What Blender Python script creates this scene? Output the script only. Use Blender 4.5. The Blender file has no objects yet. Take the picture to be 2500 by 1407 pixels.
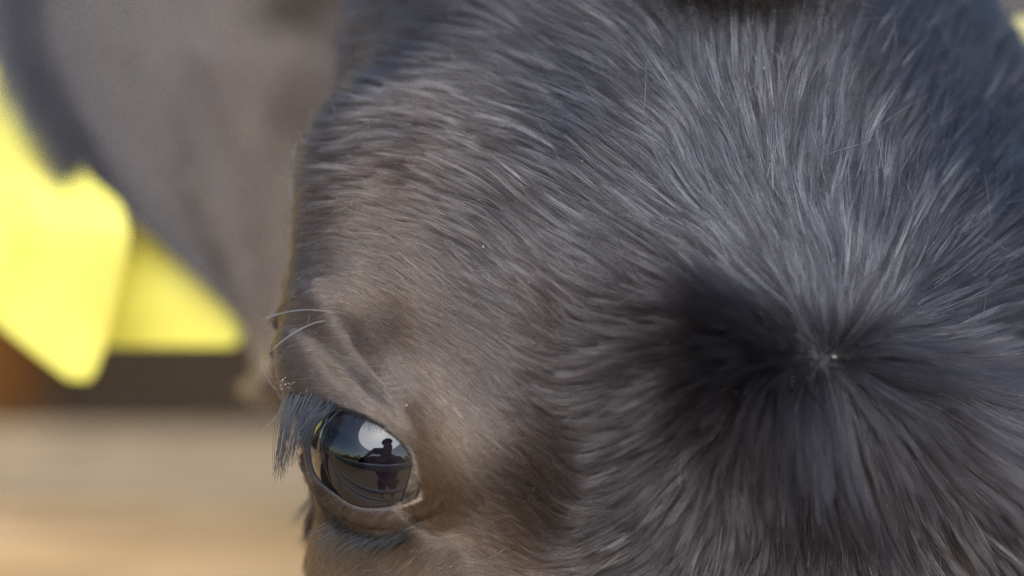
import bpy, bmesh, math, random, os
import numpy as np
from mathutils import Vector, Matrix
R = math.radians
rng = np.random.default_rng(7)
random.seed(7)
SC = bpy.context.scene
HAIR = float(os.environ.get('HAIRQ', '1'))

# ------------------------------------------------------------------ camera, sky, sun, exposure
PITCH = 12.0
CAMH = 1.45
FOCUS = 450.0                      # mm
PXMM = 0.084                       # mm per photo pixel on the focal plane
cp, sp_ = math.cos(R(PITCH)), math.sin(R(PITCH))
FWD = np.array([0, cp, -sp_]); UPV = np.array([0, sp_, cp]); RGT = np.array([1.0, 0, 0])
CLOC = np.array([0, 0, CAMH])
FOC = CLOC + FWD * FOCUS / 1000
cam_d = bpy.data.cameras.new('camera'); cam = bpy.data.objects.new('camera', cam_d)
SC.collection.objects.link(cam); SC.camera = cam
cam.location = CLOC; cam.rotation_euler = (R(90 - PITCH), 0, 0)
cam_d.sensor_width = 36; cam_d.lens = 36 * FOCUS / (2500 * PXMM)
cam_d.clip_start = 0.02; cam_d.clip_end = 500
cam_d.dof.use_dof = True; cam_d.dof.focus_distance = (FOCUS + 1) / 1000
cam_d.dof.aperture_fstop = cam_d.lens / 20.5
cam_d.dof.aperture_blades = 0

SUN_EL, SUN_AZ = 45, 175           # compass direction of the sun, degrees clockwise from +Y
W = bpy.data.worlds.new('World'); SC.world = W; W.use_nodes = True
wn = W.node_tree.nodes; wl = W.node_tree.links
sky = wn.new('ShaderNodeTexSky'); sky.sky_type = 'NISHITA'; sky.sun_disc = False
sky.sun_elevation = R(SUN_EL); sky.sun_rotation = R(SUN_AZ); sky.air_density = 1.0; sky.dust_density = 1.2
bg = wn['Background']; wl.new(sky.outputs[0], bg.inputs[0]); bg.inputs[1].default_value = 0.11
sun_d = bpy.data.lights.new('sun', 'SUN'); sun = bpy.data.objects.new('sun', sun_d); SC.collection.objects.link(sun)
sun_d.energy = 1.9; sun_d.angle = R(62); sun_d.color = (0.94, 0.975, 1.0)
sd = Vector((math.sin(R(SUN_AZ)) * math.cos(R(SUN_EL)), math.cos(R(SUN_AZ)) * math.cos(R(SUN_EL)), math.sin(R(SUN_EL))))
sun.rotation_euler = sd.to_track_quat('Z', 'Y').to_euler(); sun.location = (0, 0, 6)
SC.view_settings.view_transform = 'Standard'; SC.view_settings.look = 'None'
SC.view_settings.exposure = 1.25; SC.view_settings.gamma = 1
SC.cycles.use_denoising = True; SC.cycles.denoising_prefilter = 'NONE'
SC.cycles.max_bounces = 8; SC.cycles.transparent_max_bounces = 12
SC.cycles.use_adaptive_sampling = False

# ------------------------------------------------------------------ helpers
def w_of(p):                       # model mm (x right, y up, z towards the camera) -> world metres
    p = np.asarray(p, float)
    return FOC + 0.001 * (p[..., 0:1] * RGT + p[..., 1:2] * UPV - p[..., 2:3] * FWD)
def m_of(x, y, z):                 # photo pixel at depth z -> model mm
    x, y, z = np.broadcast_arrays(*[np.asarray(a, float) for a in (x, y, z)])
    k = PXMM * (FOCUS - z) / FOCUS
    return np.stack([(x - 1250) * k, -(y - 703.5) * k, z], -1)
def px_of(p):
    k = FOCUS / (FOCUS - p[..., 2]) / PXMM
    return 1250 + p[..., 0] * k, 703.5 - p[..., 1] * k
def unit(v): return v / np.maximum(np.linalg.norm(v, axis=-1, keepdims=True), 1e-9)
def sst(a, b, x):
    t = np.clip((x - a) / (b - a), 0, 1); return t * t * (3 - 2 * t)
def tag(o, label=None, cat=None, group=None, kind=None):
    for k, v in (('label', label), ('category', cat), ('group', group), ('kind', kind)):
        if v: o[k] = v
def link(o, parent=None):
    SC.collection.objects.link(o)
    if parent: o.parent = parent
    return o
def empty(name, loc):
    o = bpy.data.objects.new(name, None); o.location = loc; o.empty_display_size = 0.1
    return link(o)
def mesh_obj(name, verts, faces, mat, parent=None, smooth=True, base=None):
    me = bpy.data.meshes.new(name)
    v = np.asarray(verts, float)
    if base is not None: v = v - np.asarray(base)
    me.from_pydata([tuple(a) for a in v], [], faces)
    if smooth: me.polygons.foreach_set('use_smooth', [True] * len(me.polygons))
    if mat: me.materials.append(mat)
    me.update()
    return link(bpy.data.objects.new(name, me), parent)
def bm_obj(name, bm, mat, parent=None, smooth=False):
    me = bpy.data.meshes.new(name); bmesh.ops.recalc_face_normals(bm, faces=bm.faces)
    bm.to_mesh(me); bm.free()
    if smooth: me.polygons.foreach_set('use_smooth', [True] * len(me.polygons))
    me.materials.append(mat)
    return link(bpy.data.objects.new(name, me), parent)
def curves_obj(name, pts, rad, mat, parent, base, col=None, gloss=None):
    """pts (N,K,3) world metres, rad (N,K) metres, col (N,3)"""
    n, k = pts.shape[:2]
    cu = bpy.data.hair_curves.new(name); cu.add_curves([k] * n)
    cu.position_data.foreach_set('vector', (pts - np.asarray(base)).astype(np.float32).ravel())
    at = cu.attributes.get('radius') or cu.attributes.new('radius', 'FLOAT', 'POINT')
    at.data.foreach_set('value', rad.astype(np.float32).ravel())
    if col is not None:
        ca = cu.attributes.new('tint', 'FLOAT_COLOR', 'CURVE')
        c4 = np.concatenate([col, np.ones((n, 1))], 1).astype(np.float32)
        ca.data.foreach_set('color', c4.ravel())
    if gloss is not None:
        ga_ = cu.attributes.new('gloss', 'FLOAT', 'CURVE'); ga_.data.foreach_set('value', gloss.astype(np.float32))
    cu.materials.append(mat)
    return link(bpy.data.objects.new(name, cu), parent)
def mat_new(name, color=(0.5, 0.5, 0.5), rough=0.6, **kw):
    m = bpy.data.materials.new(name); m.use_nodes = True
    b = m.node_tree.nodes['Principled BSDF']
    b.inputs['Base Color'].default_value = (*color, 1); b.inputs['Roughness'].default_value = rough
    for k, v in kw.items(): b.inputs[k].default_value = v
    return m
def noise_mat(name, stops, scale=5, rough=0.8, bump=0.0, detail=6, coords='Object', stretch=(1, 1, 1), dist=0.0):
    m = mat_new(name, rough=rough); nt = m.node_tree; b = nt.nodes['Principled BSDF']
    tc = nt.nodes.new('ShaderNodeTexCoord'); mp = nt.nodes.new('ShaderNodeMapping'); mp.inputs['Scale'].default_value = stretch
    nz = nt.nodes.new('ShaderNodeTexNoise'); nz.inputs['Scale'].default_value = scale; nz.inputs['Detail'].default_value = detail
    nz.inputs['Distortion'].default_value = dist
    rp = nt.nodes.new('ShaderNodeValToRGB')
    el = rp.color_ramp.elements
    while len(el) < len(stops): el.new(0.5)
    for e, (pos, c) in zip(el, stops): e.position = pos; e.color = (*c, 1)
    nt.links.new(tc.outputs[coords], mp.inputs[0]); nt.links.new(mp.outputs[0], nz.inputs[0])
    nt.links.new(nz.outputs['Fac'], rp.inputs[0]); nt.links.new(rp.outputs[0], b.inputs['Base Color'])
    if bump:
        bp = nt.nodes.new('ShaderNodeBump'); bp.inputs['Strength'].default_value = bump; bp.inputs['Distance'].default_value = 0.01
        nt.links.new(nz.outputs['Fac'], bp.inputs['Height']); nt.links.new(bp.outputs[0], b.inputs['Normal'])
    return m
def hair_mat(name, color=None, rough=0.3, rrough=0.45, coat=0.0, ior=1.5):
    m = bpy.data.materials.new(name); m.use_nodes = True; nt = m.node_tree; nt.nodes.clear()
    out = nt.nodes.new('ShaderNodeOutputMaterial'); h = nt.nodes.new('ShaderNodeBsdfHairPrincipled')
    h.model = 'CHIANG'; h.parametrization = 'COLOR'
    h.inputs['Roughness'].default_value = rough; h.inputs['Radial Roughness'].default_value = rrough
    h.inputs['Coat'].default_value = coat; h.inputs['IOR'].default_value = ior
    h.inputs['Random Roughness'].default_value = 0.25
    if color is not None: h.inputs['Color'].default_value = (*color, 1)
    else:
        a = nt.nodes.new('ShaderNodeAttribute'); a.attribute_name = 'tint'
        nt.links.new(a.outputs['Color'], h.inputs['Color'])
        gl_ = nt.nodes.new('ShaderNodeAttribute'); gl_.attribute_name = 'gloss'; nt.links.new(gl_.outputs['Fac'], h.inputs['IOR'])   # some locks are sleek, some dull with dust
    nt.links.new(h.outputs[0], out.inputs[0])
    return m

# ------------------------------------------------------------------ head frame and shape
AX = unit(np.array([0.05, -0.98, 0.14]))                     # down the face
LX = np.array([0.94, 0.08, -0.22]); LX = unit(LX - AX * LX.dot(AX))
NX = np.cross(AX, LX); UPX = -AX
WH = m_of(2010, 890, 8)                                       # the whorl
def to_head(p): d = p - WH; return d @ LX, d @ UPX, d @ NX
def from_head(u, v, w): return WH + u[..., None] * LX + v[..., None] * UPX + w[..., None] * NX
def WCF(v): return -70.0 - 30.0 * sst(55, 125, v)
KV = np.array([-290, -280, -260, -230, -190, -140, -90, -50, -20, 0, 15, 30, 50, 75, 100, 125, 148, 165.])
KU = np.array([2, 30, 46, 54, 54, 64, 82, 92, 90, 85, 88, 88, 83, 80, 76, 67, 49, 3.])
KF = np.array([-68, -66.5, -65, -64, -62, -55, -38, -19, -6, 0, -1.5, -5, -12, -22, -35, -53, -77, -97.])
KB = np.array([-72, -95, -110, -115, -120, -130, -150, -170, -185, -190, -190, -190, -187, -185, -180, -172, -150, -116.])
_vd = np.linspace(-290, 165, 1729)
def _sm(k):
    y = np.interp(_vd, KV, k); ker = np.exp(-0.5 * (np.arange(-60, 61) / 22.) ** 2); ker /= ker.sum()
    ys = np.convolve(np.pad(y, 60, mode='edge'), ker, 'valid')
    e = np.minimum(_vd + 290, 165 - _vd); t = sst(0, 14, e)
    return y * (1 - t) + ys * t
SU, SF, SB = _sm(KU), _sm(KF), _sm(KB)
EYE_R = 15.5
EYE_Z = -6.0
EYE_M = m_of(940, 1100, EYE_Z)
EU, EV, EW = [float(a) for a in to_head(EYE_M)]
G_M = unit(np.array([-0.50, 0.06, 0.86]))                    # gaze
P1 = unit(np.cross(np.array([0, 1, 0]), G_M)); P2 = np.cross(G_M, P1)   # stereographic plane about the gaze
def stereo(d):
    c = d @ G_M; return np.stack([d @ P1, d @ P2], -1) / (1 + c)[..., None]
def closed_spline(p, n=16):
    out = []; m = len(p)
    for i in range(m):
        a, b, c, d = p[i - 1], p[i], p[(i + 1) % m], p[(i + 2) % m]
        for t in np.arange(n) / n:
            out.append(0.5 * (2 * b + (c - a) * t + (2 * a - 5 * b + 4 * c - d) * t * t + (3 * b - a - 3 * c + d) * t ** 3))
    return np.array(out)
def ap_sd(d):
    """signed distance (mm, negative inside) from the eye opening, for unit directions about the eyeball"""
    q = stereo(d); x, y = q[..., 0].ravel(), q[..., 1].ravel()
    best = np.full(x.shape, 1e9); ins = np.zeros(x.shape, bool)
    for (ax, ay), (bx, by) in zip(APS, np.roll(APS, -1, 0)):
        ex, ey = bx - ax, by - ay
        t = np.clip(((x - ax) * ex + (y - ay) * ey) / (ex * ex + ey * ey + 1e-12), 0, 1)
        best = np.minimum(best, (x - ax - t * ex) ** 2 + (y - ay - t * ey) ** 2)
        ins ^= ((ay > y) != (by > y)) & (x < (bx - ax) * (y - ay) / (by - ay + 1e-12) + ax)
    sd = np.sqrt(best) * 2 * EYE_R * np.where(ins, -1, 1)
    return sd.reshape(q.shape[:-1])
def seg_d(u, v, a, b):
    a, b = np.array(a, float), np.array(b, float); e = b - a
    t = np.clip(((u - a[0]) * e[0] + (v - a[1]) * e[1]) / e.dot(e), 0, 1)
    return np.hypot(u - a[0] - t * e[0], v - a[1] - t * e[1]), t
def r_head(th, v):
    U, F, B = np.interp(v, _vd, SU), np.interp(v, _vd, SF) - WCF(v), WCF(v) - np.interp(v, _vd, SB)
    s, c = np.sin(th), np.cos(th); H = np.where(c > 0, F, B)
    p = 2.35
    return ((np.abs(s) / U) ** p + (np.abs(c) / H) ** p) ** (-1 / p)
def feat(th, v, r):
    """soft-tissue relief (mm outwards), written for both sides of the head"""
    u = np.abs(r * np.sin(th)); w = WCF(v) + r * np.cos(th); f = np.zeros_like(r)
    g = lambda cu, cv, su, sv, cw=None, sw=40: np.exp(-((u - cu) / su) ** 2 - ((v - cv) / sv) ** 2)
    f += -5.5 * g(47, -48, 14, 32)                 # hollow between orbit and nose bone
    f += 3.5 * g(68, -17, 10, 13)                  # ridge before the inner corner
    f += -4.0 * np.exp(-(u / 26) ** 2 - ((v + 28) / 20) ** 2)   # hollow under the whorl
    f += -2.0 * g(47, 62, 16, 26)                  # temple
    f += 2.5 * g(62, 27, 15, 20)                   # brow
    f += 6.0 * np.exp(-(u / 36) ** 2) * sst(-45, 0, v)
    f += -2.0 * g(14, -35, 18, 24)
    f += 0.8 * np.sin(u * 0.11 + v * 0.07) * np.exp(-((u - 40) / 40) ** 2)
    return f
def smin(a, b, k):
    h = np.clip(0.5 + 0.5 * (b - a) / k, 0, 1); return b * (1 - h) + a * h - k * h * (1 - h)
LID2_M = m_of(808, 908, -9.0); LU, LV, LW = [float(a) for a in to_head(LID2_M)]; LID2_R = 8.6
RA_U, RA_V, RA_W = [float(a) for a in to_head(m_of(885, 740, -19.0))]; RB_U, RB_V, RB_W = [float(a) for a in to_head(m_of(905, 420, -30.0))]
CA_, CB_ = np.array([float(a) for a in to_head(m_of(914, 1335, -17.0))]), np.array([float(a) for a in to_head(m_of(925, 1600, -24.0))])
def cheek_d(u, v, w):              # swell of the cheek below the eye
    e = CB_ - CA_; t = np.clip(((u - CA_[0]) * e[0] + (v - CA_[1]) * e[1] + (w - CA_[2]) * e[2]) / e.dot(e), 0, 1)
    return np.sqrt((u - CA_[0] - t * e[0]) ** 2 + (v - CA_[1] - t * e[1]) ** 2 + (w - CA_[2] - t * e[2]) ** 2) - 11.5
def ridge_d(u, v, w):              # bony rim over the eye
    a = np.array([RA_U, RA_V, RA_W]); e = np.array([RB_U, RB_V, RB_W]) - a
    t = np.clip(((u - a[0]) * e[0] + (v - a[1]) * e[1] + (w - a[2]) * e[2]) / e.dot(e), 0, 1)
    return np.sqrt((u - a[0] - t * e[0]) ** 2 + (v - a[1] - t * e[1]) ** 2 + (w - a[2] - t * e[2]) ** 2) - 13.6
def F_simple(p, k=11.0, lid=0.9):
    th, v, r = cyl_of(p); fade = sst(-280, -230, v) * sst(165, 130, v)
    h = smin(r - r_head(th, v) - feat(th, v, r) * fade, np.linalg.norm(p - LID2_M, axis=-1) - LID2_R, 12.0)
    h = smin(smin(h, ridge_d(*to_head(p)), 24.0), cheek_d(*to_head(p)), 20.0)
    return smin(h, np.linalg.norm(p - EYE_M, axis=-1) - (EYE_R + lid), k)
def cyl_of(p):
    u, v, w = to_head(p); return np.arctan2(u, w - WCF(v)), v, np.hypot(u, w - WCF(v))
def eye_dir(px, py):               # where the line of sight meets the lids, as a direction from the eyeball's middle
    z = np.arange(45, -60, -0.1); val = F_simple(m_of(px, py, z))
    return unit(m_of(px, py, z[np.argmax(val <= 0)]) - EYE_M)
AP = [eye_dir(1034, 1216), eye_dir(1022, 1160), eye_dir(1000, 1095), eye_dir(940, 1042), eye_dir(860, 1003), eye_dir(800, 985),
      np.array([-0.93, 0.55, 0.1]), np.array([-0.98, 0.35, -0.15]), np.array([-0.97, 0.05, -0.05]), np.array([-0.93, -0.22, 0.15]), eye_dir(800, 1203), eye_dir(862, 1245), eye_dir(930, 1252), eye_dir(990, 1240)]
AP = unit(np.array(AP))
APS = closed_spline(stereo(AP), 10)
def F_all(th, v, r):
    rh = r_head(th, v); fade = sst(-280, -230, v) * sst(165, 130, v)
    u = r * np.sin(th); w = WCF(v) + r * np.cos(th)
    f = r - rh - feat(th, v, r) * fade
    ue = -np.abs(u)                                # both eyes
    dx, dy, dz = ue - EU, v - EV, w - EW
    dist = np.sqrt(dx * dx + dy * dy + dz * dz)
    near = dist < 38
    f = smin(f, np.sqrt((ue - LU) ** 2 + (v - LV) ** 2 + (w - LW) ** 2) - LID2_R, 12.0)
    f = smin(smin(f, ridge_d(ue, v, w), 24.0), cheek_d(ue, v, w), 20.0)
    lid = 1.7 * np.ones_like(dist)
    fo = np.copy(f)
    if near.any():
        d = unit(dx[near][:, None] * LX + dy[near][:, None] * UPX + dz[near][:, None] * NX)
        sd = ap_sd(d); dn = dist[near]
        q = stereo(d)
        # lids: upper is fuller, with a crease parallel to the margin
        up = sst(-0.15, 0.25, q[:, 1] * 0.8 + q[:, 0] * 0.6)
        cr = np.clip(5.2 + 8.0 * (-0.8 * q[:, 0] + 0.55 * q[:, 1]), 3.0, 11.0)
        th_lid = 0.5 + 0.8 * up
        crease = up * (1.0 * np.exp(-((sd - cr - 1.6) / 1.9) ** 2) - 0.95 * np.exp(-((sd - cr + 1.4) / 1.6) ** 2)) * sst(18, 12, sd) * sst(-0.42, 0.02, -0.8 * q[:, 0] + 0.55 * q[:, 1]) \
            + (1 - up) * (0.25 * np.exp(-((sd - 3.6) / 1.4) ** 2) - 0.3 * np.exp(-((sd - 6.6) / 1.4) ** 2)) * sst(12, 9, sd)
        lidf = smin(f[near], dn - (EYE_R + th_lid), 11.0) - crease
        rec = dn - (EYE_R - 0.8)                   # behind the eyeball inside the opening
        t = sst(-0.75, 0.10, sd)
        fo[near] = rec * (1 - t) + lidf * t
    return fo
def solve(th, v):
    sh = th.shape; th, v = th.ravel(), v.ravel(); out = np.empty(th.shape)
    for i in range(0, len(th), 40000):
        t, vv = th[i:i + 40000], v[i:i + 40000]
        hi = np.maximum(r_head(t, vv) + 26, 5); lo = hi.copy(); done = np.zeros(len(t), bool)
        step = 1.0
        for _ in range(60):
            act = ~done
            if not act.any(): break
            nl = lo[act] - step
            val = F_all(t[act], vv[act], np.maximum(nl, 0.3))
            idx = np.where(act)[0]; hit = (val <= 0) | (nl < 0.4)
            lo[idx] = np.maximum(nl, 0.3); hi[idx[~hit]] = nl[~hit]; done[idx[hit]] = True
        for _ in range(9):
            mid = 0.5 * (lo + hi); s = F_all(t, vv, mid) <= 0
            lo = np.where(s, mid, lo); hi = np.where(s, hi, mid)
        out[i:i + 40000] = 0.5 * (lo + hi)
    return out.reshape(sh)
def graded(lo, hi, c, fine, coarse, half):
    out = [c]; x = c
    while x < hi: x += fine + (coarse - fine) * float(sst(half, half * 2.2, abs(x - c))); out.append(min(x, hi))
    x = c
    while x > lo: x -= fine + (coarse - fine) * float(sst(half, half * 2.2, abs(x - c))); out.insert(0, max(x, lo))
    return np.array(out)
TH0 = math.atan2(EU, EW - WCF(EV))
GTH = graded(-math.pi, math.pi, TH0, 0.0035, 0.024, 0.26)
GTH = GTH[:-1] if GTH[-1] >= math.pi - 1e-6 else GTH
GV = graded(-290, 165, EV, 0.30, 1.9, 22)
TT, VV = np.meshgrid(GTH, GV)
RR = solve(TT, VV)
def from_cyl(th, v, r): return from_head(r * np.sin(th), v, WCF(v) + r * np.cos(th))
PP = from_cyl(TT, VV, RR)                                     # (nv, nth, 3)
dT = np.roll(PP, -1, 1) - np.roll(PP, 1, 1); dV = np.gradient(PP, axis=0)
NN = unit(np.cross(dT, dV))
if (NN * (PP - from_cyl(TT, VV, RR * 0))).sum() < 0: NN = -NN
# smoothed copy of shape and normals for the fur
_thx = np.concatenate([GTH, [GTH[0] + 2 * math.pi]])
def lookup(th, v, arrs):
    th = (th - GTH[0]) % (2 * math.pi) + GTH[0]
    fi = np.interp(th, _thx, np.arange(len(_thx))); fj = np.interp(v, GV, np.arange(len(GV)))
    i0 = np.minimum(fi.astype(int), len(GTH) - 1); j0 = np.minimum(fj.astype(int), len(GV) - 2)
    a, b = fi - i0, fj - j0; i1 = (i0 + 1) % len(GTH); j1 = j0 + 1
    res = []
    for A in arrs:
        e = (lambda x: x[..., None]) if A.ndim == 3 else (lambda x: x)
        res.append((A[j0, i0] * e(1 - a) + A[j0, i1] * e(a)) * e(1 - b) + (A[j1, i0] * e(1 - a) + A[j1, i1] * e(a)) * e(b))
    return res

COW_BASE = np.array([0.25, 1.5, 0.0])
cow = empty('cow', COW_BASE)
tag(cow, 'dark brown-black cow in close-up, forehead whorl and one glossy eye showing', 'cow')

# ------------------------------------------------------------------ body: head, ears, neck and trunk in one mesh
V, Fc, Cc = [], [], []
def add_grid(P, closed=True, col=None, flip=False, caps=False):
    b = sum(len(x) for x in V); nv, nt = P.shape[:2]
    V.append(P.reshape(-1, 3)); Cc.append(np.broadcast_to(col, P.shape).reshape(-1, 3) if col is not None else np.zeros((nv * nt, 3)))
    J, I = np.meshgrid(np.arange(nv - 1), np.arange(nt if closed else nt - 1), indexing='ij')
    I1 = (I + 1) % nt
    q = np.stack([J * nt + I, J * nt + I1, (J + 1) * nt + I1, (J + 1) * nt + I], -1).reshape(-1, 4) + b
    Fc.extend((q[:, ::-1] if flip else q).tolist())
    if caps:
        Fc.append([b + i for i in range(nt)][::1 if flip else -1]); Fc.append([b + (nv - 1) * nt + i for i in range(nt)][::-1 if flip else 1])
SKIN = np.array([0.016, 0.013, 0.012]); BROWN = np.array([0.055, 0.037, 0.027])
X_, Y_ = px_of(PP)
dE = np.linalg.norm(PP - EYE_M, axis=-1)
hcol = np.zeros(PP.shape) + SKIN
ne = sst(48, 26, dE)[..., None]
hcol = hcol * (1 - ne) + BROWN * ne
m = dE < 26
sdm = np.full(dE.shape, 99.); sdm[m] = ap_sd(unit(PP[m] - EYE_M))
rim = sst(1.3, 0.2, sdm)[..., None]
hcol = hcol * (1 - rim) + np.array([0.04, 0.027, 0.02]) * rim
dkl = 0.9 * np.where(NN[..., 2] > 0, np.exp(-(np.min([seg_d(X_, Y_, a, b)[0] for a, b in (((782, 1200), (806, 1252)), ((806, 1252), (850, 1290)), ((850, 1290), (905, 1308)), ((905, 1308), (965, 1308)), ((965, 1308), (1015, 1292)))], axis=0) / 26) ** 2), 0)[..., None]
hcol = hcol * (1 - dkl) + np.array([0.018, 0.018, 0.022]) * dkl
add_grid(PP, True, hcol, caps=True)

def bez(pts, n):
    pts = np.array(pts, float); t = np.linspace(0, len(pts) - 1, n); out = []
    for x in t:
        i = min(int(x), len(pts) - 2); f = x - i
        a, b, c, d = pts[max(i - 1, 0)], pts[i], pts[i + 1], pts[min(i + 2, len(pts) - 1)]
        out.append(0.5 * (2 * b + (c - a) * f + (2 * a - 5 * b + 4 * c - d) * f * f + (3 * b - a - 3 * c + d) * f ** 3))
    return np.array(out)
# ear: leaf-shaped, cupped towards the camera
EL = bez([(140, -330), (40, -120), (60, 95), (140, 265), (245, 440), (350, 560), (465, 665), (575, 775), (630, 880), (645, 925)], 60)
ER = bez([(920, -330), (1030, -110), (990, 60), (930, 250), (880, 400), (830, 540), (780, 680), (730, 800), (682, 890), (645, 925)], 60)
def ear_surface(off):
    s = np.linspace(0, 1, 60)[:, None]; t = np.linspace(0, 1, 41)[None, :]
    x = EL[:, 0:1] * (1 - t) + ER[:, 0:1] * t; y = EL[:, 1:2] * (1 - t) + ER[:, 1:2] * t
    cup = np.sin(np.pi * t) ** 0.8
    depth = 30 * (1 - s) ** 0.7
    fold = 5.0 * np.exp(-((t - 0.56 - 0.05 * np.sin(4 * s)) / 0.06) ** 2) * sst(0.25, 0.5, s) * sst(1.0, 0.8, s) \
        + 4.0 * np.exp(-((t - 0.3) / 0.09) ** 2) * sst(0.2, 0.4, s) * sst(0.9, 0.6, s) \
        + 14 * np.exp(-((t - 0.72) / 0.14) ** 2 - ((s - 0.24) / 0.10) ** 2)
    ridge = 7 * np.exp(-((t - 0.45 + 0.3 * (s - 0.3)) / 0.10) ** 2) * sst(0.2, 0.4, s) * sst(0.95, 0.6, s)
    z = -132 + 22 * t - cup * depth - fold + ridge - 8 * s + 0 * x
    return m_of(x, y, z + off)
E_front = ear_surface(0.0)
thick = (np.sin(np.pi * np.linspace(0, 1, 41)) ** 0.5)[None, :, None]
E_back = E_front + np.array([0, 0, -1.0]) * (0.6 + 3.2 * thick)
ear_col = np.array([0.05, 0.04, 0.037])
ring = np.concatenate([E_front, E_back[:, ::-1]], 1)
add_grid(ring, True, ear_col, caps=True)
def mirror(p): u, v, w = to_head(p); return from_head(-u, v, w)
ring2 = mirror(ring)
add_grid(ring2, True, ear_col, flip=True, caps=True)
# neck and trunk
def tube(path, rx, ry, n=40, col=SKIN):
    path = np.array(path, float); k = 60
    c = bez(path, k); a = bez(np.array(rx)[:, None], k)[:, 0]; b = bez(np.array(ry)[:, None], k)[:, 0]
    tg = unit(np.gradient(c, axis=0)); sx = unit(np.cross(tg, np.array([0, 1., 0]))); sy = np.cross(sx, tg)
    ph = np.linspace(0, 2 * np.pi, n, endpoint=False)
    P = c[:, None] + a[:, None, None] * np.cos(ph)[None, :, None] * sx[:, None] + b[:, None, None] * np.sin(ph)[None, :, None] * sy[:, None]
    add_grid(P, True, col, caps=True, flip=True)
def dn(p): return np.array(p, float)
tube([(70, 20, -80), (80, 0, -160), (130, -30, -350), (230, -80, -620), (300, -140, -900), (360, -220, -1300), (410, -300, -1700), (430, -360, -1900)],
     [60, 75, 95, 140, 230, 300, 270, 60], [70, 95, 130, 210, 300, 340, 320, 70])
for lx, lz in ((160, -900), (440, -860), (300, -1740), (580, -1700)):
    g0 = w_of(np.array([lx, -350., lz]))
    ground_drop = g0[2] / 0.001
    dirm = np.array([0, -cp, -sp_]) * 1.0            # straight down in model axes
    dirm = np.array([0.0, -UPV[2], FWD[2]]); dirm = unit(dirm)
    base = np.array([lx, -300., lz]); hgt = w_of(base)[2] * 1000
    tube([base, base + dirm * hgt * 0.35, base + dirm * hgt * 0.55, base + dirm * hgt * 0.9, base + dirm * hgt], [95, 62, 44, 36, 48], [95, 62, 46, 36, 50], 20)
VW = w_of(np.concatenate(V)) - COW_BASE
me = bpy.data.meshes.new('body'); me.from_pydata(VW.tolist(), [], Fc)
me.polygons.foreach_set('use_smooth', [True] * len(me.polygons))
ca = me.color_attributes.new('hide', 'FLOAT_COLOR', 'POINT')
ca.data.foreach_set('color', np.concatenate([np.concatenate(Cc), np.ones((len(VW), 1))], 1).astype(np.float32).ravel())
hm = mat_new('hide_skin', rough=0.62); nt = hm.node_tree
at = nt.nodes.new('ShaderNodeAttribute'); at.attribute_name = 'hide'
hs = nt.nodes.new('ShaderNodeHueSaturation'); hz = nt.nodes.new('ShaderNodeTexNoise'); hz.inputs['Scale'].default_value = 700
mr = nt.nodes.new('ShaderNodeMapRange'); mr.inputs[3].default_value = 0.55; mr.inputs[4].default_value = 1.5
htc = nt.nodes.new('ShaderNodeTexCoord'); nt.links.new(htc.outputs['Object'], hz.inputs[0])
nt.links.new(hz.outputs['Fac'], mr.inputs[0]); nt.links.new(mr.outputs[0], hs.inputs['Value'])
nt.links.new(at.outputs['Color'], hs.inputs['Color']); nt.links.new(hs.outputs[0], nt.nodes['Principled BSDF'].inputs['Base Color'])
hb = nt.nodes.new('ShaderNodeBump'); hb.inputs['Strength'].default_value = 0.5; hb.inputs['Distance'].default_value = 0.0005
nt.links.new(hz.outputs['Fac'], hb.inputs['Height']); nt.links.new(hb.outputs[0], nt.nodes['Principled BSDF'].inputs['Normal'])
me.materials.append(hm); me.update()
body = link(bpy.data.objects.new('body', me), cow)

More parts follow.
